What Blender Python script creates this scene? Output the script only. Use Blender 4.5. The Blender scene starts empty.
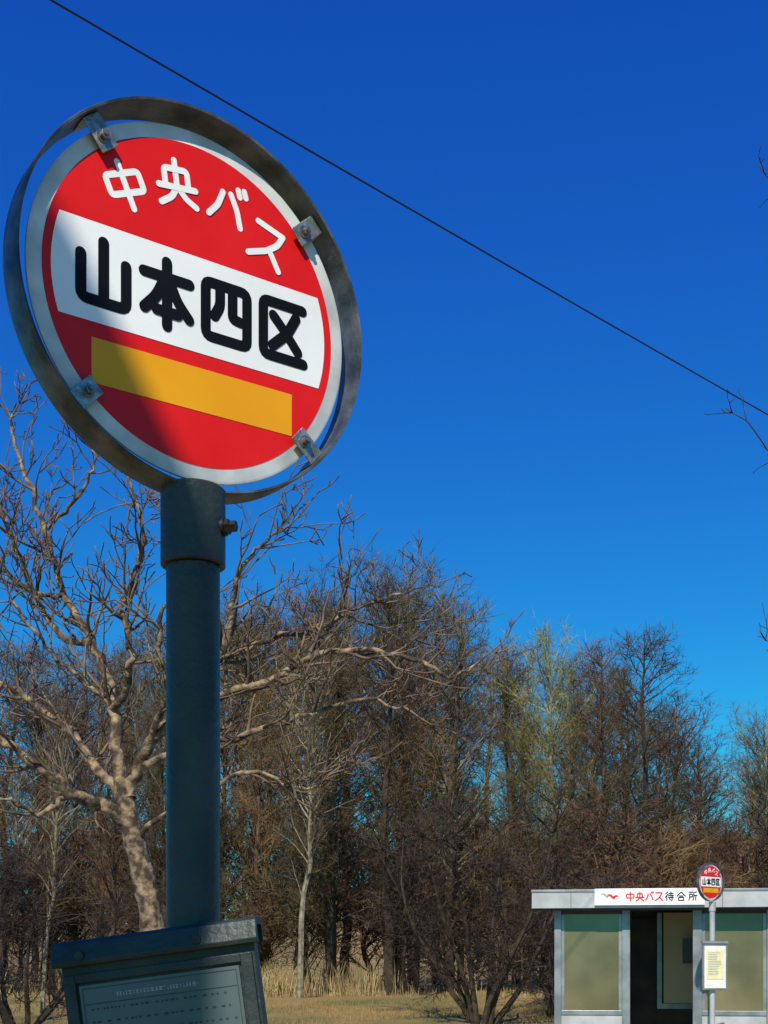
import bpy, math, random
from mathutils import Vector, Matrix
R=random.Random(7)
F=1300.0; EYE=1.45; HZ=970.0
def P(px,py,d):   # image pixel coordinates plus an assumed distance, converted to world metres
    return Vector(((px-384)*d/F, d, EYE+(HZ-py)*d/F))
sc=bpy.context.scene
# ---------------- helpers ----------------
def link(o,parent=None):
    sc.collection.objects.link(o)
    if parent: o.parent=parent
    return o
def empty(name,loc=(0,0,0),rz=0,ry=0):
    o=bpy.data.objects.new(name,None); o.location=loc; o.rotation_euler=(0,ry,rz); o.empty_display_size=.2
    return link(o)
def mesh(name,v,f,mats,parent=None,mi=None,smooth=False):
    m=bpy.data.meshes.new(name); m.from_pydata([tuple(a) for a in v],[],f)
    if not isinstance(mats,(list,tuple)): mats=[mats]
    for a in mats: m.materials.append(a)
    if mi: m.polygons.foreach_set('material_index',mi)
    if smooth: m.polygons.foreach_set('use_smooth',[True]*len(m.polygons))
    m.update()
    return link(bpy.data.objects.new(name,m),parent)
def bevel(o,w=.002,s=2):
    b=o.modifiers.new('b','BEVEL'); b.width=w; b.segments=s; b.limit_method='ANGLE'; return o
def box(name,x0,x1,y0,y1,z0,z1,mat,parent=None,bv=0):
    v=[(x,y,z) for x in(x0,x1) for y in(y0,y1) for z in(z0,z1)]
    f=[(0,1,3,2),(4,6,7,5),(0,4,5,1),(2,3,7,6),(0,2,6,4),(1,5,7,3)]
    o=mesh(name,v,f,mat,parent)
    if bv: bevel(o,bv)
    return o
def lathe(name,prof,n,mat,parent=None,axis='Z',loc=(0,0,0),smooth=True,close=False):
    # prof: list of (r,h)
    v=[];f=[]
    for r,h in prof:
        for i in range(n):
            a=2*math.pi*i/n
            c,s=r*math.cos(a),r*math.sin(a)
            p=(c,s,h) if axis=='Z' else (c,h,s)
            v.append((p[0]+loc[0],p[1]+loc[1],p[2]+loc[2]))
    K=len(prof)
    for k in range(K if close else K-1):
        k2=(k+1)%K
        for i in range(n):
            j=(i+1)%n
            f.append((k*n+i,k*n+j,k2*n+j,k2*n+i))
    if not close:
        f.append(tuple(range(n))[::-1]); f.append(tuple((K-1)*n+i for i in range(n)))
    o=mesh(name,v,f,mat,parent,smooth=smooth)
    if smooth:
        e=o.modifiers.new('e','EDGE_SPLIT'); e.split_angle=math.radians(35)
    return o
# ---------------- materials ----------------
def mat(name,c1,c2=None,scale=5,rough=.7,metal=0,bump=0,bscale=None,detail=6,objvar=0,spec=.5,coords='Object',rvar=0,contrast=(.35,.65)):
    m=bpy.data.materials.new(name); m.use_nodes=True; nt=m.node_tree; N=nt.nodes; L=nt.links
    b=N['Principled BSDF']; b.inputs['Roughness'].default_value=rough; b.inputs['Metallic'].default_value=metal
    b.inputs['Specular IOR Level'].default_value=spec
    tc=N.new('ShaderNodeTexCoord')
    no=N.new('ShaderNodeTexNoise'); no.inputs['Scale'].default_value=scale; no.inputs['Detail'].default_value=detail
    L.new(tc.outputs[coords],no.inputs['Vector'])
    cr=N.new('ShaderNodeValToRGB'); cr.color_ramp.elements[0].position=contrast[0]; cr.color_ramp.elements[1].position=contrast[1]
    cr.color_ramp.elements[0].color=(*c1,1); cr.color_ramp.elements[1].color=(*(c2 or c1),1)
    L.new(no.outputs['Fac'],cr.inputs['Fac'])
    out=cr.outputs['Color']
    if objvar:
        oi=N.new('ShaderNodeObjectInfo'); hs=N.new('ShaderNodeHueSaturation')
        mr=N.new('ShaderNodeMapRange'); mr.inputs['To Min'].default_value=1-objvar; mr.inputs['To Max'].default_value=1+objvar
        L.new(oi.outputs['Random'],mr.inputs['Value']); L.new(mr.outputs[0],hs.inputs['Value'])
        mr2=N.new('ShaderNodeMapRange'); mr2.inputs['To Min'].default_value=.485; mr2.inputs['To Max'].default_value=.525
        ml=N.new('ShaderNodeMath'); ml.operation='FRACT'; mm=N.new('ShaderNodeMath'); mm.operation='MULTIPLY'; mm.inputs[1].default_value=7.3
        L.new(oi.outputs['Random'],mm.inputs[0]); L.new(mm.outputs[0],ml.inputs[0]); L.new(ml.outputs[0],mr2.inputs['Value']); L.new(mr2.outputs[0],hs.inputs['Hue'])
        L.new(out,hs.inputs['Color']); out=hs.outputs['Color']
    L.new(out,b.inputs['Base Color'])
    if rvar:
        mr=N.new('ShaderNodeMapRange'); mr.inputs['To Min'].default_value=rough-rvar; mr.inputs['To Max'].default_value=rough+rvar
        L.new(no.outputs['Fac'],mr.inputs['Value']); L.new(mr.outputs[0],b.inputs['Roughness'])
    if bump:
        n2=N.new('ShaderNodeTexNoise'); n2.inputs['Scale'].default_value=bscale or scale*4; n2.inputs['Detail'].default_value=5
        L.new(tc.outputs[coords],n2.inputs['Vector'])
        bp=N.new('ShaderNodeBump'); bp.inputs['Strength'].default_value=bump; bp.inputs['Distance'].default_value=.02
        L.new(n2.outputs['Fac'],bp.inputs['Height']); L.new(bp.outputs[0],b.inputs['Normal'])
    return m
M_red=mat('sign_red',(.72,.008,.004),(.78,.012,.007),8,.42,rvar=.08,bump=.02,bscale=60,spec=.3)
M_white=mat('sign_white',(.84,.83,.80),(.92,.91,.88),6,.4,rvar=.08,spec=.3)
M_rim=mat('sign_rim',(.50,.50,.48),(.8,.8,.76),14,.45,detail=9)
M_black=mat('letter_black',(.004,.004,.004),(.007,.007,.007),9,.5,spec=.15)
M_yellow=mat('sign_yellow',(.82,.33,.002),(.88,.38,.004),7,.4,rvar=.1,spec=.3)
M_ring=mat('ring_paint',(.040,.046,.042),(.15,.16,.15),22,.42,metal=.35,bump=.1,bscale=120,detail=9)
M_pole=mat('pole_paint',(.024,.031,.028),(.050,.060,.054),7,.42,metal=.1,bump=.16,bscale=90,detail=11,rvar=.14,spec=.35)
M_clip=mat('clip_metal',(.22,.22,.19),(.46,.44,.38),60,.4,metal=.7,bump=.2,bscale=90)
M_bolt=mat('bolt_metal',(.18,.17,.14),(.45,.40,.32),80,.35,metal=.85)
M_dbolt=mat('bolt_dark',(.012,.012,.012),(.03,.028,.026),60,.4,metal=.3)
M_board=mat('board_paint',(.018,.027,.025),(.038,.050,.047),14,.45,metal=.1,bump=.15,bscale=80,detail=9,spec=.3)
M_pane=mat('board_sheet',(.07,.10,.10),(.10,.135,.13),5,.3,spec=.3)
M_ink=mat('ink_grey',(.32,.33,.31),(.45,.44,.42),90,.6)
M_inkd=mat('ink_dark',(.015,.022,.028),(.03,.04,.045),90,.6)
M_paper=mat('paper',(.72,.70,.55),(.82,.82,.74),10,.7)
M_postery=mat('paper_yellow',(.75,.66,.32),(.8,.74,.45),10,.7)
M_fascia=mat('fascia_alu',(.38,.38,.38),(.55,.54,.52),3,.45,metal=.2,detail=10)
M_alu=mat('alu_frame',(.20,.21,.21),(.32,.33,.33),5,.4,metal=.4)
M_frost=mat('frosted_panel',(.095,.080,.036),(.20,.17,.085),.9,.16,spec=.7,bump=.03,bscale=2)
M_frost_lit=mat('frosted_panel_backlit',(.50,.38,.18),(.62,.48,.26),.9,.4)  # brighter base colour stands in for daylight passing through the back pane
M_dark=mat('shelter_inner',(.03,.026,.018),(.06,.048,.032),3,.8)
M_wood=mat('bench_wood',(.10,.05,.025),(.16,.09,.05),9,.7)
M_conc=mat('concrete',(.25,.25,.23),(.38,.37,.34),4,.9,bump=.3)
M_asph=mat('asphalt',(.04,.04,.042),(.06,.06,.06),30,.9,bump=.4,bscale=200)
M_line=mat('road_paint',(.6,.6,.58),(.8,.8,.78),20,.7)
M_ground=mat('dry_grass_ground',(.30,.19,.065),(.12,.11,.03),.45,.95,bump=.6,bscale=6,detail=10)
M_bark1=mat('bark_light',(.050,.030,.018),(.38,.26,.145),9,.85,bump=1.0,bscale=26,detail=10,contrast=(.42,.66))
M_twig1=mat('twig_light',(.050,.030,.018),(.21,.14,.08),5,.8,detail=2)
M_barkd=mat('bark_dark',(.025,.015,.009),(.085,.056,.034),6,.9,detail=3,objvar=.4)
M_barkp=mat('bark_pale',(.12,.09,.06),(.34,.28,.20),5,.9,detail=4,objvar=.2)
M_tw=mat('twig_brown',(.080,.042,.019),(.175,.096,.040),.7,.85,detail=1,objvar=.45)
M_twr=mat('twig_red',(.072,.034,.018),(.145,.072,.034),.7,.85,detail=1,objvar=.4)
M_two=mat('twig_olive',(.075,.050,.018),(.155,.108,.038),.7,.85,detail=1,objvar=.4)
M_twd=mat('twig_dark',(.020,.012,.009),(.055,.032,.022),.8,.85,detail=1,objvar=.3)
M_twg=mat('bud_green',(.21,.18,.03),(.30,.26,.06),.9,.8,detail=1,objvar=.15)
M_reed=mat('reed_dry',(.28,.19,.08),(.46,.34,.15),2,.9,detail=1)
M_blade=mat('grass_dry',(.32,.21,.08),(.16,.15,.04),.6,.9,detail=2)
M_hill=mat('hill_soil',(.11,.075,.03),(.24,.17,.07),.12,.95,detail=10)
M_wire=mat('wire_black',(.006,.007,.01),(.01,.01,.012),5,.6)
# ---------------- strokes / glyphs ----------------
GL={
'山':[[(.5,.98),(.5,.08)],[(.06,.72),(.06,.06),(.94,.06),(.94,.72)]],
'本':[[(.03,.76),(.97,.76)],[(.5,1),(.5,0)],[(.46,.74),(.28,.42),(.04,.20)],[(.54,.74),(.72,.42),(.96,.20)],[(.28,.22),(.72,.22)]],
'四':[[(.05,.92),(.95,.92),(.95,.05),(.05,.05),'c'],[(.36,.90),(.36,.58),(.24,.40)],[(.63,.90),(.63,.44),(.80,.42)]],
'区':[[(.95,.94),(.05,.94),(.05,.05),(.97,.05)],[(.8,.78),(.6,.48),(.26,.22)],[(.28,.72),(.55,.5),(.84,.22)]],
'中':[[(.06,.76),(.94,.76),(.94,.34),(.06,.34),'c'],[(.5,1),(.5,0)]],
'央':[[(.5,1),(.5,.42),(.34,.18),(.04,.02)],[(.56,.36),(.7,.18),(.96,.02)],[(.2,.42),(.2,.8),(.8,.8),(.8,.42)],[(.02,.4),(.98,.4)]],
'バ':[[(.36,.76),(.27,.42),(.06,.12)],[(.58,.8),(.78,.5),(.92,.12)],[(.76,.98),(.82,.84)],[(.92,1.02),(.98,.89)]],
'ス':[[(.10,.90),(.82,.90)],[(.82,.90),(.74,.62),(.50,.34),(.06,.04)],[(.56,.40),(.94,.04)]],
'待':[[(.3,.97),(.06,.74)],[(.33,.72),(.03,.4)],[(.2,.5),(.2,.02)],[(.45,.82),(.95,.82)],[(.68,1),(.68,.6)],[(.4,.6),(.98,.6)],[(.4,.38),(.98,.38)],[(.82,.58),(.82,.05),(.66,.08)],[(.5,.27),(.58,.15)]],
'合':[[(.02,.5),(.5,.97),(.98,.5)],[(.3,.52),(.7,.52)],[(.2,.36),(.8,.36),(.8,.04),(.2,.04),'c']],
'所':[[(.03,.94),(.48,.94)],[(.1,.72),(.44,.72),(.44,.42),(.12,.42)],[(.1,.7),(.1,.4),(.02,.04)],[(.92,.97),(.6,.87),(.6,.4),(.5,.04)],[(.62,.58),(.98,.58)],[(.82,.56),(.82,.02)]],
}
def ribbon(pts,w,closed):
    n0=len(pts); q=[]
    for i in range(n0):
        if (i in(0,n0-1)) and not closed: q.append(Vector(pts[i])); continue
        p=Vector(pts[i]); a=Vector(pts[i-1]); b=Vector(pts[(i+1)%n0])
        r=min(w*.62,(a-p).length*.4,(b-p).length*.4)
        s=p+(a-p).normalized()*r; e=p+(b-p).normalized()*r
        for t in(0,.25,.5,.75,1): q.append(s*(1-t)**2+p*2*t*(1-t)+e*t*t)
    n=len(q); v=[];f=[]
    h=w/2
    for i in range(n):
        a=q[i-1] if (i>0 or closed) else None; b=q[(i+1)%n] if (i<n-1 or closed) else None
        d1=(q[i]-a).normalized() if a is not None else None; d2=(b-q[i]).normalized() if b is not None else None
        d=d1 if d2 is None else d2 if d1 is None else (d1+d2).normalized()
        k=1.0
        if d1 is not None and d2 is not None: k=1/max(.6,d.dot(d1))
        nn=Vector((-d.y,d.x))*h*k
        v+= [q[i]+nn,q[i]-nn]
    for i in range(n if closed else n-1):
        j=(i+1)%n; f.append((2*i,2*i+1,2*j+1,2*j))
    if not closed:
        for end in(0,n-1):
            d=(q[1]-q[0]).normalized()*-1 if end==0 else (q[-1]-q[-2]).normalized()
            nn=Vector((-d.y,d.x)); idx=[]
            a,b=(2*end,2*end+1)
            if end==0: a,b=b,a
            idx.append(b)
            for k in range(1,8):
                t=math.pi*k/8
                v.append(q[end]-nn*h*math.cos(t)+d*h*math.sin(t)); idx.append(len(v)-1)
            idx.append(a)
            f.append(tuple(idx))
    return v,f
def glyphs(name,items,y,mat_,parent,step=.00012):
    V=[];Fa=[]
    k=0
    for ch,cx,cz,w,h,rot,st in items:
        for s in GL[ch]:
            cl=s[-1]=='c'; pts=s[:-1] if cl else s
            pts=[((a-.5)*w,(b-.5)*h) for a,b in pts]
            v,f=ribbon(pts,st,cl); o=len(V); c,sn=math.cos(rot),math.sin(rot)
            for p in v: V.append((cx+p.x*c-p.y*sn, y-step*(k%7), cz+p.x*sn+p.y*c))
            Fa+=[tuple(i+o for i in ff) for ff in f]; k+=1
    return mesh(name,V,Fa,mat_,parent)
# ---------------- bus stop sign ----------------
def disc_sign(root,C,Rr,small=False):
    """disc, hoop, clips, lettering; local frame: x right, -y front"""
    n=128
    def L(p): return (p[0]+C[0],p[1]+C[1],p[2]+C[2])
    g=Rr/.25
    lathe('disc_plate',[(Rr*.985,.004*g),(Rr,.002*g),(Rr,-.002*g),(Rr*.985,-.0035*g)],n,M_rim,root,'Y',C)
    def disk(name,r,y,m,cut=None):
        v=[L((r*math.cos(2*math.pi*i/n),y,r*math.sin(2*math.pi*i/n))) for i in range(n)]
        return mesh(name,v,[tuple(range(n))],m,root)
    e=.0006*g if not small else .002
    y0=-.0035*g
    disk('red_face',Rr*.915,y0-e,M_red)
    rb=Rr*.865; zt,zb=Rr*.285,-Rr*.265
    pts=[]
    a0,a1=math.asin(zb/rb),math.asin(zt/rb)
    for i in range(13): a=a0+(a1-a0)*i/12; pts.append(L((rb*math.cos(a),y0-2*e,rb*math.sin(a))))
    for i in range(13): a=a1+(a0-a1)*i/12; pts.append(L((-rb*math.cos(a),y0-2*e,rb*math.sin(a))))
    mesh('name_band',pts,[tuple(range(len(pts)))],M_white,root)
    x=Rr*.635
    mesh('yellow_bar',[L(p) for p in[(-x,y0-2*e,-Rr*.6),(x,y0-2*e,-Rr*.6),(x,y0-2*e,-Rr*.35),(-x,y0-2*e,-Rr*.35)]],[(0,1,2,3)],M_yellow,root)
    it=[]
    for i,ch in enumerate('山本四区'):
        it.append((ch,C[0]+Rr*(-.565+.379*i),C[2]+Rr*.012,Rr*.30,Rr*.36,0,Rr*.064))
    glyphs('stop_name_lettering',it,C[1]+y0-2*e-e*.8,M_black,root,.00012 if not small else .0004)
    it=[]
    for ch,gx,gz,rt in (('中',-.435,.545,24),('央',-.125,.665,8),('バ',.195,.645,-7),('ス',.470,.50,-16)):
        it.append((ch,C[0]+Rr*gx,C[2]+Rr*gz,Rr*.24,Rr*.25,math.radians(rt),Rr*.036))
    glyphs('operator_lettering',it,C[1]+y0-e-e*.8,M_white,root,.00012 if not small else .0004)
    Ro=Rr*1.085; d=.027*g; th=.0042*g
    lathe('hoop',[(Ro-th,-d),(Ro-.001,-d-.0008),(Ro,-d+.001),(Ro,d-.001),(Ro-.001,d+.0008),(Ro-th,d)],n,M_ring,root,'Y',C,close=True)
    for k,a in enumerate((128,42,225,318)):
        t=math.radians(a); cu,su=math.cos(t),math.sin(t)
        def W(rad,tan,y): return L((rad*cu-tan*su,y,rad*su+tan*cu))
        hw=.0145*g; y1=-.0115*g; y2=y1-.003*g
        r0,r1=Rr*.875,Ro-th-.0005
        prof=[(r0,y1),(r1-.003*g,y1),(r1-.003*g,.020*g),(r1,.020*g),(r1,y2),(r0,y2)]
        v=[W(r,-hw,y) for r,y in prof]+[W(r,hw,y) for r,y in prof]
        f=[(0,1,4,5),(1,2,3,4),(6,11,10,7),(7,10,9,8)]+[(i,i+6,(i+1)%6+6,(i+1)%6) for i in range(6)]
        bevel(mesh('clip_%d'%(k+1),v,f,M_clip,root),.0012*g)
        rc=Rr*.945
        def cyl(nm,r,ya,yb,ns,m,rc=rc):
            v=[];
            for yy in(ya,yb):
                for i in range(ns):
                    b=2*math.pi*i/ns+.3; v.append(W(rc+r*math.cos(b),r*math.sin(b),yy))
            f=[tuple(range(ns))[::-1],tuple(range(ns,2*ns))]+[(i,(i+1)%ns,(i+1)%ns+ns,i+ns) for i in range(ns)]
            return mesh(nm,v,f,m,root)
        cyl('standoff_%d'%(k+1),.006*g,y1,-.0036*g,16,M_bolt)
        cyl('washer_%d'%(k+1),.0095*g,y2-.0016*g,y2-.0001,20,M_bolt)
        bevel(cyl('bolt_%d'%(k+1),.0065*g,y2-.0085*g,y2-.0016*g,6,M_bolt),.0008*g)
        cyl('stud_%d'%(k+1),.0035*g,y2-.0125*g,y2-.0085*g,12,M_bolt)
TH=math.radians(34.6)
D=1.873
Cw=P(195,307.5,D)
root=empty('bus_stop_sign',(Cw.x,Cw.y,0),TH)
disc_sign(root,(0,0,Cw.z),.25)
def zpx(py,d): return EYE+(HZ-py)*d/F
pz=zpx(490,D)
px0=-.003
lathe('sleeve',[(.044,pz-.112),(.0465,pz-.110),(.0465,pz-.003),(.044,pz)],48,M_pole,root,'Z',(px0,0,0))
lathe('pole',[(.0385,0),(.0385,pz-.113)],48,M_pole,root,'Z',(px0,0,0))
lathe('pole_foot',[(.11,.0),(.11,.012),(.05,.02),(.045,.06),(.0387,.065)],32,M_pole,root,'Z',(px0,0,0))
box('saddle',px0-.032,px0+.032,-.024,.024,pz-.001,Cw.z-.25*1.085+.010,M_pole,root,.003)
lathe('sleeve_bolt',[(.011,.040),(.011,.056),(.008,.058),(.008,.066)],6,M_dbolt,root,'Y',(0,0,0),smooth=False)
o=bpy.data.objects['sleeve_bolt']; o.location=(px0,0,pz-.058); o.rotation_euler=(0,0,math.radians(-90-35-14))
lathe('sleeve_nut',[(.013,.040),(.013,.050)],20,M_dbolt,root,'Y')
o=bpy.data.objects['sleeve_nut']; o.location=(px0,0,pz-.058); o.rotation_euler=(0,0,math.radians(-90-35-14))
def board(root,cx,cy,ztop,w,h,rz,ry,pale=False):
    b=bpy.data.objects.new('timetable_board',None); b.location=(cx,cy,ztop); b.rotation_euler=(0,ry,rz); link(b,root)
    bm=M_board if not pale else M_alu; w2=w/2
    bevel(box('case',-w2+.008,w2-.008,0,.028,-h,-.012,bm,b),.002)
    v=[];pr=[(-.012,-.036),(-.014,-.030),(-.006,-.004),(.002,.0),(.030,.0),(.034,-.006),(.034,-.036),(.029,-.036),(.029,-.011),(-.0005,-.011),(-.0005,-.036)]
    k=len(pr)
    for x in(-w2,w2): v+=[(x,a,c) for a,c in pr]
    f=[tuple(range(k))[::-1],tuple(range(k,2*k))]+[(i,(i+1)%k,(i+1)%k+k,i+k) for i in range(k)]
    bevel(mesh('hood',v,f,bm,b),.0008,1)
    fx=w2-.012
    box('stile_1',-fx,-fx+.016,-.006,-.0005,-h+.004,-.048,bm,b,.001)
    box('stile_2',fx-.016,fx,-.006,-.0005,-h+.004,-.048,bm,b,.001)
    box('rail_1',-fx+.016,fx-.016,-.0055,-.0005,-.060,-.048,bm,b,.001)
    box('rail_2',-fx+.016,fx-.016,-.0055,-.0005,-h+.004,-h+.02,bm,b,.001)
    ix=fx-.02
    box('sheet',-ix,ix,-.0035,-.001,-h+.024,-.064,M_paper if pale else M_pane,b)
    return b,ix
TB,ix=board(root,0,0,0,.292,.42,0,0)
TB.rotation_mode='XYZ'
bw=P(153,930,1.80)
Minv=Matrix.Rotation(-TH,4,'Z')
loc=Minv@Vector((bw.x-root.location.x,bw.y-root.location.y,bw.z))
TB.location=loc; TB.rotation_euler=(0,math.radians(-7.5),-TH+math.radians(-6))
for i,x in enumerate((-.105,.062)):
    lathe('hood_rivet_%d'%(i+1),[(.0065,-.015),(.0065,-.011)],12,M_dbolt,TB,'Y',(x,0,-.022))
V=[];Fa=[]
def q(x0,x1,z0,z1,y=-.0041):
    o=len(V); V.extend([(x0,y,z0),(x1,y,z0),(x1,y,z1),(x0,y,z1)]); Fa.append((o,o+1,o+2,o+3))
x=-.062
while x<.055:
    wd=R.uniform(.002,.0055)
    for zz in (0,1,2):
        if R.random()<.8: q(x,x+wd,-.0835+zz*.002,-.0826+zz*.002)
    if R.random()<.6: q(x+wd*.4,x+wd*.4+.0009,-.0838,-.0785,-.00425)
    x+=wd+.0015
mesh('sheet_title',V,Fa,M_ink,TB)
V=[];Fa=[]
q(-ix+.006,ix-.006,-.0915,-.0905)
for k in range(12):
    zz=-.100-k*.018
    x=-.10
    while x<.10:
        wd=R.uniform(.002,.006); q(x,x+wd,zz,zz+.0025); x+=wd+R.uniform(.002,.009)
q(-ix+.004,-ix+.005,-.3,-.068);q(ix-.005,ix-.004,-.3,-.068);q(-ix+.0052,ix-.0052,-.0695,-.0685)
mesh('sheet_print',V,Fa,M_inkd,TB)
# ---------------- far bus stop sign ----------------
d2=17.0
c2=P(710.5,882,d2)
r2=empty('bus_stop_sign',(c2.x,c2.y,0),math.radians(36))
disc_sign(r2,(0,0,c2.z),.232,True)
lathe('pole',[(.036,0),(.036,c2.z-.26)],20,M_fascia,r2,'Z',(.06,.02,0))
lathe('sleeve',[(.045,c2.z-.38),(.045,c2.z-.255)],20,M_fascia,r2,'Z',(.06,.02,0))
tb,i2=board(r2,0.03,-.05,zpx(941,d2),.36,.64,math.radians(-26),0,True)
box('paper_note',-i2+.03,i2-.03,-.008,-.0045,-.5,-.12,M_postery,tb)
V=[];Fa=[]
for k in range(14):
    q(-i2+.05,i2-.05-R.uniform(0,.08),-.16-k*.022,-.151-k*.022,-.0095)
mesh('note_print',V,Fa,M_ink,tb)
# ---------------- shelter ----------------
ds=18.2
sh=empty('bus_shelter',(P(531,900,ds).x,ds,0),math.radians(-8.0))
k=ds/F*.995
zt=zpx(890.5,ds); zf=zpx(908.5,ds)
Wd=5.2; Dp=1.9
box('roof',0.03,Wd-.02,.06,Dp,zf+.06,zt-.02,M_fascia,sh,.01)
box('fascia',0.01,Wd,0,.058,zf,zt,M_fascia,sh,.006)
box('fascia_trim',0.002,Wd,-.012,-.001,zt-.028,zt+.006,M_alu,sh,.003)
for i in range(5): box('fascia_joint_%d'%i,.55+i*1.03,.556+i*1.03,-.0025,-.0005,zf+.004,zt-.03,M_dark,sh)
box('gutter',0.04,Wd,.062,.12,zf-.03,zf+.055,M_dark,sh)
def X(px): return (px-531)*k
def Z(py): return zpx(py,ds)
nb=box('name_board',X(594),X(701),-.045,-.014,Z(906),Z(889.5),M_white,sh,.004)
it=[]; zc=(Z(905.5)+Z(889.5))/2
for i,ch in enumerate('中央バス'): it.append((ch,X(629+9.3*i),zc,.112,.125,0,.017))
glyphs('operator_lettering',it,-.047,M_red,sh,.0006)
it=[]
for i,ch in enumerate('待合所'): it.append((ch,X(667+11.4*i),zc,.115,.125,0,.014))
glyphs('waiting_room_lettering',it,-.047,M_black,sh,.0006)
v,f=[],[]
for sx,sy,ss in((0,.01,1),(.09,-.01,1.0)):
    c=X(606)+sx
    pts=[(-.09,.01),(-.05,.045),(-.02,.03),(0,.012),(.03,.035),(.08,.02),(.03,0),(.01,-.03),(-.02,-.01),(-.05,.02)]
    o=len(v); v+=[(c+a*ss,-.047-.001*(sx>0),zc+sy+b*ss) for a,b in pts]; f.append(tuple(range(o,o+len(pts))))
mesh('logo_birds',v,f,[M_ink,M_red],sh,mi=[0,1])
yf=.34
box('plinth',X(557),Wd-.1,yf-.06,Dp,0,.12,M_conc,sh,.01)
def post(n,a,b,y=yf,m=M_alu): box(n,X(a+2),X(b+2),y-.04,y+.04,.12,zf-.002,m,sh,.006)
post('post_1',552,559); post('post_2',620,628); post('post_3',690,699); post('post_4',762,771); post('post_5',835,843)
def window(n,a,b,y=yf,z0=Z(1014),z1=Z(910)):
    a+=2;b+=2
    box(n+'_pane',X(a)+.04,X(b)-.04,y-.008,y+.008,z0+.04,z1-.04,M_frost,sh)
    box(n+'_bottom_rail',X(a)+.001,X(b)-.001,y-.028,y+.028,z0-.02,z0+.045,M_alu,sh,.004)
    box(n+'_top_rail',X(a)+.001,X(b)-.001,y-.028,y+.028,z1-.05,z1+.015,M_dark,sh,.004)
    for s,xx in enumerate((X(a)+.001,X(b)-.046)):
        box(n+'_stile_%d'%s,xx,xx+.045,y-.02,y+.02,z0+.046,z1-.051,M_alu,sh,.003)
    box(n+'_dado',X(a)+.001,X(b)-.001,y-.012,y+.012,.12,z0-.021,M_fascia,sh)
window('window_1',559,620); window('window_3',699,762); window('window_4',771,835)
box('side_wall',X(555),X(555)+.05,yf+.045,Dp-.06,.12,zf-.005,M_frost,sh)
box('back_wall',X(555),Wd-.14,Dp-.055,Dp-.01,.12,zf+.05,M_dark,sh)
box('side_wall_2',Wd-.18,Wd-.14,yf+.045,Dp-.06,.12,zf-.005,M_frost,sh)
yb=Dp-.09
box('back_window_pane',X(671),X(712),yb-.01,yb+.01,Z(1006),Z(908),M_frost_lit,sh)
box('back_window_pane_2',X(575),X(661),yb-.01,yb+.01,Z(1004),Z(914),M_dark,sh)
for n,a,b in(('bw_stile_1',664,669),('bw_stile_2',712.5,718)): box(n,X(a),X(b),yb-.02,yb+.02,Z(1012),Z(908),M_alu,sh)
box('bw_rail',X(669.2),X(712.3),yb-.02,yb+.02,Z(1012),Z(1006.3),M_alu,sh)
box('bench_seat',X(566),Wd-.3,1.25,1.65,.55,.6,M_wood,sh,.01)
for n in range(4): box('bench_leg_%d'%n,.7+n*1.2,.76+n*1.2,1.3,1.6,.12,.549,M_alu,sh)
box('poster',X(690),X(706),yb-.2,yb-.19,Z(963),Z(936),M_pane,sh)
# ---------------- tree builders ----------------
class Geo:
    def __init__(s): s.v=[];s.f=[];s.m=[]
    def tube(s,pts,rad,n,m):
        o=len(s.v); K=len(pts)
        for i,p in enumerate(pts):
            t=(pts[min(i+1,K-1)]-pts[max(i-1,0)])
            if t.length<1e-6: t=Vector((0,0,1))
            t.normalize()
            a=t.cross(Vector((.31,.95,.05))); a=a if a.length>.2 else t.cross(Vector((1,0,0))); a.normalize(); b=t.cross(a)
            for j in range(n):
                w=2*math.pi*j/n; s.v.append(p+(a*math.cos(w)+b*math.sin(w))*rad[i])
        for i in range(K-1):
            for j in range(n):
                j2=(j+1)%n; s.f.append((o+i*n+j,o+i*n+j2,o+(i+1)*n+j2,o+(i+1)*n+j)); s.m.append(m)
        s.f.append(tuple(o+(K-1)*n+j for j in range(n))); s.m.append(m)
    def sliver(s,p0,p1,w,m):
        d=p1-p0; a=d.cross(Vector((R.gauss(0,1),R.gauss(0,1),R.gauss(0,1))))
        if a.length<1e-6: return
        a.normalize(); o=len(s.v)
        s.v+=[p0+a*w,p0-a*w,p1]
        s.f.append((o,o+1,o+2)); s.m.append(m)
def rv(): 
    return Vector((R.gauss(0,1),R.gauss(0,1),R.gauss(0,1)))
def catmull(pts,n=5):
    out=[];K=len(pts)
    for i in range(K-1):
        p0=pts[max(i-1,0)];p1=pts[i];p2=pts[i+1];p3=pts[min(i+2,K-1)]
        for k in range(n):
            t=k/n; out.append(.5*((2*p1)+(p2-p0)*t+(2*p0-5*p1+4*p2-p3)*t*t+(3*p1-p0-3*p2+p3)*t**3))
    out.append(pts[-1]); return out
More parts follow.
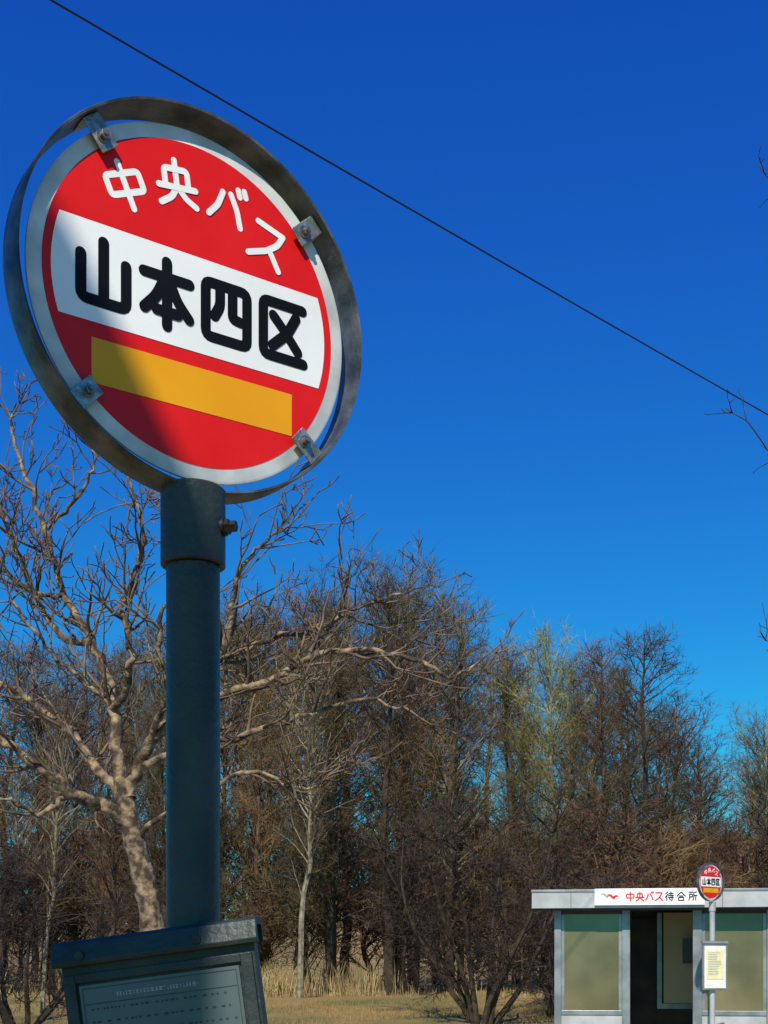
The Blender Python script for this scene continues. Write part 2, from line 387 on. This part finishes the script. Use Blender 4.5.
def grow(G,p,d,L,r,lev,up=.25,wander=.22,mt=1,kids=(3,5),rmin=.003,n=5,seg=.16,m0=0):
    k=max(3,int(L/seg)); st=L/k; pts=[p.copy()]; d=d.normalized(); ds_=[d.copy()]
    for i in range(k):
        d=(d+rv()*wander+Vector((0,0,up))*(.35 if lev else .5)).normalized(); pts.append(pts[-1]+d*st); ds_.append(d.copy())
    rad=[max(rmin,r*(1-.62*i/k)) for i in range(k+1)]
    G.tube(pts,rad,n if r>.02 else 4 if r>.008 else 3,m0 if r>.03 else mt)
    if lev<=0: return
    c=R.randint(*kids)
    for j in range(c):
        t=R.uniform(.22,.98); i=min(k,max(1,int(t*k)))
        side=ds_[i].cross(rv()).normalized(); nd=(ds_[i]*R.uniform(.45,.9)+side*R.uniform(.5,.9)).normalized()
        grow(G,pts[i],nd,L*R.uniform(.38,.7),rad[i]*R.uniform(.5,.72),lev-1,up,wander,mt,kids,rmin,n,seg*.8,m0)
    grow(G,pts[-1],(d+rv()*.3).normalized(),L*.5,rad[-1]*.9,lev-1,up,wander,mt,kids,rmin,n,seg*.8,m0)
# --- near spreading tree (left) ---
G=Geo(); DT=14.0
def H(l): return [P(a,b,DT+c) for a,b,c in l]
limbs=[
 ([(166,1112,0),(161,1010,0),(152,925,0),(144,880,0),(131,828,0),(122,785,0)],.165,.10,0),
 ([(131,828,0),(105,806,-.1),(75,795,-.3),(45,772,-.5),(10,745,-.6),(-40,722,-.7),(-90,700,-.8)],.085,.03,1),
 ([(127,808,0),(100,770,.2),(65,728,.5),(25,697,.8),(-20,668,1),(-70,650,1)],.07,.022,1),
 ([(122,785,0),(117,745,0),(112,700,.1),(92,640,.3),(66,596,.5),(45,530,.5),(18,455,.6),(10,415,.6)],.085,.014,1),
 ([(114,712,.1),(132,665,-.2),(124,610,-.3),(143,548,-.4),(138,510,-.5),(128,475,-.5)],.05,.014,1),
 ([(92,645,.3),(55,630,.4),(20,560,.5),(0,500,.5),(-20,440,.4)],.045,.014,1),
 ([(128,800,0),(150,745,-.2),(195,708,-.4),(258,684,-.6),(330,652,-.8),(400,655,-.9),(450,676,-1),(480,664,-1)],.075,.010,1),
 ([(152,742,-.2),(205,672,-.1),(270,640,0),(330,622,0),(380,600,.1),(415,590,.2)],.055,.010,1),
 ([(190,708,-.4),(228,640,-.6),(236,580,-.7),(262,545,-.8),(295,522,-.9)],.045,.010,1),
 ([(143,765,-.1),(220,742,-.5),(300,716,-.7),(365,700,-.8),(420,715,-.9)],.05,.010,1),
 ([(136,838,0),(190,800,-.3),(250,770,-.5),(300,790,-.7),(330,775,-.7)],.04,.009,1),
 ([(70,795,-.3),(40,815,-.5),(5,800,-.7),(-40,810,-.8)],.04,.012,1),
 ([(150,745,-.2),(165,690,-.6),(160,620,-.8),(190,560,-.9),(185,510,-.9)],.045,.010,1),
 ([(45,530,.5),(75,500,.4),(95,465,.3),(88,440,.3)],.028,.010,1),
 ([(66,596,.5),(30,590,.3),(-5,560,.2),(-30,520,.2)],.035,.012,1),
 ([(112,700,.1),(80,680,0),(40,640,-.2),(10,600,-.3)],.035,.012,1),
]
for pts,ra,rb_,kid in limbs:
    c=catmull(H(pts),6); n=len(c)
    c=[p+rv()*.016*(kid) for p in c]
    rad=[(ra+(rb_-ra)*(i/(n-1))**.75)*(1+.10*R.uniform(-1,1)) for i in range(n)]
    G.tube(c,rad,12 if ra>.08 else 8,0)
    if kid:
        tot=sum((c[i+1]-c[i]).length for i in range(n-1))
        for j in range(int(tot*4.8)):
            i=R.randint(int(n*.18),n-2); dd=(c[i+1]-c[i]).normalized()
            side=dd.cross(rv()).normalized()
            nd=(dd*.6+side*.8+Vector((0,0,.3))).normalized()
            grow(G,c[i],nd,R.uniform(.35,.85)*(1.1-.3*i/n),min(rad[i]*.65,.024),2,up=.22,wander=.17,kids=(1,3),rmin=.0068,seg=.11)
        grow(G,c[-1],(c[-1]-c[-2]).normalized(),.4,rad[-1],2,up=.3,wander=.16,kids=(1,3),rmin=.0068)
mesh('bare_spreading_tree',G.v,G.f,[M_bark1,M_twig1],mi=G.m,smooth=True)
# --- right-hand roadside tree, only its twig tips reach into view ---
G=Geo(); DR=9.0
base=Vector((5.6,9.4,0))
tr=[base,base+Vector((.05,0,2)),base+Vector((-.1,.05,4)),base+Vector((0,0,6)),base+Vector((.15,0,8))]
G.tube(catmull(tr,6),[.2-.006*i for i in range(25)],12,0)
for z0,tgt in((4.3,(758,164)),(3.2,(726,408)),(2.2,(760,632)),(5.5,(900,60)),(4,(1100,300)),(3,(1250,500))):
    a=base+Vector((-.05,0,z0)); b=P(*tgt,DR); mid=a.lerp(b,.5)+Vector((0,0,.35))
    q3=a.lerp(b,.8)+Vector((.05,.1,.02))
    c=catmull([a,mid,q3,b],7); n=len(c); c=[c[0]]+[p+rv()*.012 for p in c[1:-1]]+[c[-1]]
    G.tube(c,[.05*(1-i/n)**2.2+.0036 for i in range(n)],6,0)
    for j in range(8):
        i=R.randint(n//2,n-2) ; dd=(c[i+1]-c[i]).normalized()
        grow(G,c[i],(dd+rv()*.4).normalized(),R.uniform(.10,.2),.005,1,up=.1,wander=.16,kids=(1,2),rmin=.0026,seg=.06)
mesh('bare_roadside_tree',G.v,G.f,[M_barkd,M_twd],mi=G.m,smooth=True)
# sun direction
SE=math.radians(44); SH=Vector((-.22,-.975,0)).normalized()
S=SH*math.cos(SE)+Vector((0,0,math.sin(SE)))
# --- unseen leaning tree behind the viewpoint, added and shaped to shade the sign's lower left ---
G=Geo(); T=5.2
nv=Vector((math.sin(TH),-math.cos(TH),0))
def onplane(px,py):
    r=Vector(((px-384)/F,1,(HZ-py)/F)); o=Vector((0,0,EYE)); return o+r*((Cw-o).dot(nv)/r.dot(nv))
line=[(118,1000),(122,760),(124,600),(114,500),(68,400),(4,270),(-82,120)]
pts=[onplane(*a)+S*T for a in line]
b0=pts[0].copy(); b0.z=0
pts=[b0,b0.lerp(pts[0],.5)]+pts+[pts[-1]+Vector((-.5,-.1,.7)),pts[-1]+Vector((-.9,-.2,1.6)),pts[-1]+Vector((-1.1,-.4,2.8))]
c=catmull(pts,5); n=len(c)
G.tube(c,[.15-.03*min(1,i/(n*.5)) -(.09*max(0,(i/n-.75)/.25)) for i in range(n)],16,0)
for j in range(14):
    i=R.randint(int(n*.84),n-1); nd=Vector((-1,-.3,.6))+rv()*.35
    grow(G,c[i],nd.normalized(),R.uniform(.8,1.5),.03,2,up=.2,kids=(2,4),rmin=.004)
mesh('added_shade_tree',G.v,G.f,[M_bark1,M_twig1],mi=G.m,smooth=True)
# ---------------- woodland ----------------
def forest_tree(name,seed,Ht,cr,kind,mats,dens=1.0,bare=.12):
    global R
    R=random.Random(seed); G=Geo()
    k=12; tp=[Vector((0,0,-.3))]
    for i in range(1,k+1):
        tp.append(Vector((tp[-1].x+R.gauss(0,.07),tp[-1].y+R.gauss(0,.07),Ht*i/k)))
    r0=.011*Ht+.02
    G.tube(tp,[r0*(1-i/k)**.8+.010 for i in range(k+1)],7,0)
    def tpos(t):
        a=t*k; i=min(k-1,int(a)); return tp[i].lerp(tp[i+1],a-i)
    N=int(82*dens*(Ht/12))
    for j in range(N):
        t=bare+(1-bare)*(R.random()**.8)
        if kind=='larch': L=cr*(1.08-t)**.62*R.uniform(.55,1.1)+.25; el=R.uniform(-.05,.5)+.5*t; up=.10
        else:
            u=(t-bare)/(1-bare); L=cr*(.45+.9*math.sin(math.pi*min(1,u*.72+.15)))*R.uniform(.6,1.1); el=R.uniform(.4,.95)+.2*t; up=.03
        az=R.uniform(0,2*math.pi); d=Vector((math.cos(az)*math.cos(el),math.sin(az)*math.cos(el),math.sin(el)))
        p=tpos(min(.96,t)); pts=[p]; K=5
        for i in range(K):
            d=(d+rv()*.13+Vector((0,0,up))).normalized(); pts.append(pts[-1]+d*L/K)
        rr=.008+.008*L
        G.tube(pts,[rr*(1-i/K)+.004 for i in range(K+1)],3,1 if L<2 else 0)
        ns=int(L*7*dens)+3
        for s in range(ns):
            a=R.uniform(.12,1)*K; i=min(K-1,int(a)); q0=pts[i].lerp(pts[i+1],a-i); dd=(pts[i+1]-pts[i]).normalized()
            sd=dd.cross(rv()).normalized(); sd=(dd*.7+sd*.8+Vector((0,0,.1))).normalized(); l2=R.uniform(.3,.85)*(1.15-.5*a/K)
            q1=q0+sd*l2; G.sliver(q0,q1,.0095,1)
            for w in range(R.randint(3,5)):
                b=R.uniform(.15,1); q2=q0.lerp(q1,b); d3=(sd*.7+rv()*.45+Vector((0,0,.15))).normalized()
                G.sliver(q2,q2+d3*R.uniform(.18,.5),.009,1)
    m=bpy.data.meshes.new(name); m.from_pydata([tuple(a) for a in G.v],[],G.f)
    for a in mats: m.materials.append(a)
    m.polygons.foreach_set('material_index',G.m); m.update()
    return m
VA=[forest_tree('larch_a',11,13,3.0,'larch',[M_barkd,M_tw],1.0),
    forest_tree('larch_b',12,13,3.6,'larch',[M_barkd,M_two],1.05),
    forest_tree('alder_a',13,11,2.7,'dec',[M_barkd,M_twr],1.0),
    forest_tree('alder_b',14,11,3.0,'dec',[M_barkp,M_two],.95,.25),
    forest_tree('birch_a',15,12,2.4,'dec',[M_barkp,M_tw],.9,.3)]
VG=forest_tree('budding',16,12,2.4,'dec',[M_barkp,M_twg],.85,.3)
VS=[forest_tree('brush_a',17,3.6,1.5,'dec',[M_barkd,M_twd],1.6,.02),forest_tree('brush_b',18,3.2,1.6,'dec',[M_barkd,M_tw],1.6,.02)]
R=random.Random(99)
def gh(x,y):
    t=min(1,max(0,(y-22)/20)); t=t*t*(3-2*t)
    return .80*t + max(0,y-42)*.006
wood=empty('woodland')
def top(px):
    pf=[(-200,640),(-60,650),(0,640),(60,650),(120,640),(180,625),(225,605),(270,604),(330,590),(385,590),(430,603),(470,630),(520,655),(560,655),(600,648),(650,675),(690,722),(720,762),(768,748),(850,720),(1000,690)]
    for (a,b),(c_,d_) in zip(pf,pf[1:]):
        if a<=px<=c_: return b+(d_-b)*(px-a)/(c_-a)
    return 690
def plant(m,px,d,ty,i,nat,wide=1.0,parent=wood,name='tree'):
    x=(px-384)*d/F; g=gh(x,d); hh=EYE+(HZ-ty)*d/F-g; s=hh/nat
    o=bpy.data.objects.new('%s_%03d'%(name,i),m); o.location=(x,d,g-.1); w=s*wide
    o.scale=(w,w,s); o.rotation_euler=(R.gauss(0,.02),R.gauss(0,.02),R.uniform(0,6.28)); link(o,parent); return o
cnt=0
for row,(dd,stp,low) in enumerate(((40,66,85),(45,54,35),(51,36,6))):
    px=-150+row*17
    while px<960:
        i=R.choice((0,1,2,3,4,0,1,2)); nat=(13,13,11.6,11.6,12.6)[i]
        x_=px+R.uniform(-16,16); ty=top(x_)+low*R.uniform(.4,1.6)+R.uniform(-6,14)
        plant(VA[i],x_,dd+R.uniform(-2,2),ty,cnt,nat,R.uniform(.85,1.15)); cnt+=1
        px+=stp*R.uniform(.8,1.25)
for j in range(40):
    plant(VS[j%2],-140+j*28+R.uniform(-14,14),R.uniform(38,47),R.uniform(840,905),cnt,(3.6,3.2)[j%2],R.uniform(1,1.4),name='brush'); cnt+=1
def solo(name,m,px,d,ty,nat,wide): 
    o=plant(m,px,d,ty,0,nat,wide,parent=None); o.name=name; return o
solo('larch_tree',VA[1],636,38,638,13,1.15)
solo('larch_tree',VA[0],598,41,650,13,1.1)
solo('larch_tree',VA[0],392,38,590,13,1.1)
solo('larch_tree',VA[1],448,39,606,13,1.0)
solo('larch_tree',VA[1],335,39,600,13,1.0)
solo('budding_tree',VG,553,44,634,12.6,.8)
solo('budding_tree',VG,528,50,650,12.6,.75)
solo('birch_tree',VA[4],300,36,650,12.6,.8)
solo('birch_tree',VA[4],42,30,700,12.6,.65)
solo('birch_tree',VA[3],770,46,722,11.6,.9)
def multi(name,px,d,ty,w,seed,mats,stems=8):
    global R
    R=random.Random(seed); G=Geo(); hh=EYE+(HZ-ty)*d/F-gh(0,d)
    for s in range(stems):
        az=2*math.pi*s/stems+R.uniform(-.3,.3); lean=R.uniform(.25,.75)
        dv=Vector((math.cos(az)*lean*w,math.sin(az)*lean*w*.6,1)).normalized()
        p=Vector((math.cos(az)*.18,math.sin(az)*.15,-.1)); L=hh*R.uniform(.8,1.0)
        pts=[p];K=9;ds2=[dv]
        for i in range(K): dv=(dv+rv()*.12+Vector((0,0,.04))).normalized(); pts.append(pts[-1]+dv*L/K); ds2.append(dv)
        G.tube(pts,[.065*(1-i/K)+.01 for i in range(K+1)],6,0)
        for j in range(24):
            i=R.randint(2,K); sd=(ds2[i]*.6+ds2[i].cross(rv()).normalized()*.8).normalized(); l=R.uniform(.6,1.5)
            q0=pts[i]; qs=[q0]
            for a in range(4): sd=(sd+rv()*.2+Vector((0,0,-.02))).normalized(); qs.append(qs[-1]+sd*l/4)
            G.tube(qs,[.016,.013,.01,.008,.005],3,1)
            for b in range(12):
                a=R.uniform(.3,4); ii=min(3,int(a)); q1=qs[ii].lerp(qs[ii+1],a-ii); d3=(sd*.5+rv()*.6).normalized(); q2=q1+d3*R.uniform(.2,.5)
                G.sliver(q1,q2,.008,1)
                for c_ in range(4):
                    q3=q1.lerp(q2,R.uniform(.2,1)); G.sliver(q3,q3+(d3+rv()*.6).normalized()*R.uniform(.1,.28),.006,1)
    o=mesh(name,G.v,G.f,mats,mi=G.m); x=(px-384)*d/F; o.location=(x,d,gh(x,d)); return o
multi('willow_shrub',482,29,785,1.0,5,[M_barkd,M_twd],9)
multi('willow_shrub',560,31,850,1.0,6,[M_barkd,M_twd],6)
multi('willow_shrub',20,27,830,1.0,8,[M_barkd,M_twd],6)
multi('willow_shrub',640,33,830,1.0,9,[M_barkd,M_tw],6)
R=random.Random(5)
# ---------------- ground ----------------
xs=[-400,-200,-120,-80,-60]+[-50+2*i for i in range(51)]+[60,80,120,200,400]
ys=[-200,-80,-30,-10,0,3.2]+[14+1*i for i in range(50)]+[70,80,100,140,200,320,600]
V=[(x,y,gh(x,y)+(R.uniform(-.06,.06) if 24<y<70 else 0)) for y in ys for x in xs]
nx=len(xs); Fa=[(j*nx+i,j*nx+i+1,(j+1)*nx+i+1,(j+1)*nx+i) for j in range(len(ys)-1) for i in range(nx-1)]
mesh('ground',V,Fa,M_ground,smooth=True)
mesh('road',[(-200,5,.004),(200,5,.004),(200,12.5,.004),(-200,12.5,.004)],[(0,1,2,3)],M_asph)
V=[];Fa=[]
for kx in range(-20,20):
    o=len(V); V+= [(kx*10,8.68,.008),(kx*10+5,8.68,.008),(kx*10+5,8.82,.008),(kx*10,8.82,.008)]; Fa.append((o,o+1,o+2,o+3))
mesh('road_marking',V,Fa,M_line)
box('kerb',-200,200,4.85,4.998,0,.13,M_conc,None,.02)
box('kerb',-200,200,12.502,12.65,0,.13,M_conc,None,.02)
box('pavement',-200,200,12.655,20.6,.0,.11,M_conc,None)
def blades(name,n,fx,fy,hmin,hmax,w,m,clump=0):
    V=[];Fa=[]
    for i in range(n):
        x,y=fx(),fy(); z=gh(x,y)-.04; h=R.uniform(hmin,hmax); a=R.uniform(0,6.28); lx,ly=R.gauss(0,.22)*h,R.gauss(0,.22)*h
        cx,cy=math.cos(a)*w,math.sin(a)*w; o=len(V)
        V+=[(x-cx,y-cy,z),(x+cx,y+cy,z),(x+lx*.4+cx*.7,y+ly*.4+cy*.7,z+h*.6),(x+lx*.4-cx*.7,y+ly*.4-cy*.7,z+h*.6),(x+lx,y+ly,z+h)]
        Fa+=[(o,o+1,o+2,o+3),(o+3,o+2,o+4)]
    return mesh(name,V,Fa,m)
blades('grass',45000,lambda:R.uniform(-16,16),lambda:R.triangular(23,44,32),.04,.13,.008,M_blade)
blades('dry_reeds',1300,lambda:R.choice((R.gauss(-2.9,.6),R.gauss(-1.0,.7),R.gauss(-3.4,.35),R.uniform(-13,3))),lambda:R.uniform(37.5,40),.4,1.15,.010,M_reed)
blades('low_dry_weeds',1500,lambda:R.uniform(-16,8),lambda:R.uniform(36,40),.12,.35,.01,M_reed)
V=[];Fa=[];nxh=60;nyh=10
for j in range(nyh):
    for i in range(nxh):
        x=-180+360*i/(nxh-1); y=75+8*j
        hp=math.sin(math.pi*min(1,j/(nyh-1)*1.0))
        z=.5+hp*(6.5+1.6*math.sin(x*.05)+.8*math.sin(x*.17+1)+ 4.5*math.exp(-((x-25)/22)**2))+R.uniform(-.15,.15)
        if j==0: z=.6
        V.append((x,y,z))
Fa=[(j*nxh+i,j*nxh+i+1,(j+1)*nxh+i+1,(j+1)*nxh+i) for j in range(nyh-1) for i in range(nxh-1)]
mesh('hill',V,Fa,M_hill,smooth=True)
# ---------------- overhead wire ----------------
p1=P(55,0,9.0); p2=P(768,413,15.0); dv=p2-p1
pts=[]
for i in range(41):
    t=i/40; s=(t*6.1-2.5); p=p1+dv*s; p=p-Vector((0,0,.42*(1-((t-.5)/.5)**2)))+Vector((0,0,.39)); pts.append(p)
G=Geo(); G.tube(pts,[.0085]*41,6,0); mesh('overhead_wire',G.v,G.f,[M_wire],mi=G.m,smooth=True)
for p in(pts[0],pts[-1]):
    e=empty('utility_pole',(p.x,p.y,0))
    lathe('shaft',[(.17,0),(.11,p.z+1.2),(.08,p.z+1.22)],20,M_conc,e)
    box('crossarm',-.9,.9,.13,.2,p.z+.6,p.z+.68,M_alu,e,.01)
    for s in(-.8,0,.8):
        lathe('insulator_%d'%int(s*10+9),[(.03,p.z+.681),(.05,p.z+.72),(.03,p.z+.76),(.045,p.z+.79),(.015,p.z+.84)],12,M_white,e,'Z',(s,.165,0))
    lathe('wire_clamp',[(.03,p.z-.06),(.03,p.z+.06)],8,M_dbolt,e,'Z',(0,-.13,0))
# ---------------- light, sky, camera ----------------
w=bpy.data.worlds.new('World'); sc.world=w; w.use_nodes=True; nt=w.node_tree; N=nt.nodes
bg=N['Background']; sky=N.new('ShaderNodeTexSky'); sky.sky_type='NISHITA'; sky.sun_disc=False
sky.sun_elevation=SE; sky.sun_rotation=math.atan2(SH.x,SH.y); sky.air_density=1.0; sky.dust_density=0.1; sky.ozone_density=4.0
sp=N.new('ShaderNodeSeparateColor'); cb=N.new('ShaderNodeCombineColor'); nt.links.new(sky.outputs[0],sp.inputs[0])
for ch,(pw,kk) in enumerate(((1.2,.085),(1.4,.485),(.66,2.3))):
    a=N.new('ShaderNodeMath'); a.operation='POWER'; a.inputs[1].default_value=pw; nt.links.new(sp.outputs[ch],a.inputs[0])
    b=N.new('ShaderNodeMath'); b.operation='MULTIPLY'; b.inputs[1].default_value=kk; nt.links.new(a.outputs[0],b.inputs[0])
    nt.links.new(b.outputs[0],cb.inputs[ch])
nt.links.new(cb.outputs[0],bg.inputs[0]); bg.inputs[1].default_value=.1
sl=bpy.data.lights.new('sun','SUN'); sl.energy=5.0; sl.angle=math.radians(.5); sl.color=(1,.93,.80)
so=link(bpy.data.objects.new('sun',sl)); so.rotation_euler=S.to_track_quat('Z','Y').to_euler(); so.location=(0,0,20)
cd=bpy.data.cameras.new('camera'); cam=link(bpy.data.objects.new('camera',cd)); cam.location=(0,0,EYE); cam.rotation_euler=(math.radians(90),0,0)
cd.sensor_fit='VERTICAL'; cd.sensor_height=36; cd.lens=F/1024*36; cd.shift_y=(HZ-512)/1024; cd.clip_start=.05; cd.clip_end=3000
sc.camera=cam
sc.view_settings.view_transform='Standard'; sc.view_settings.look='None'; sc.view_settings.exposure=0
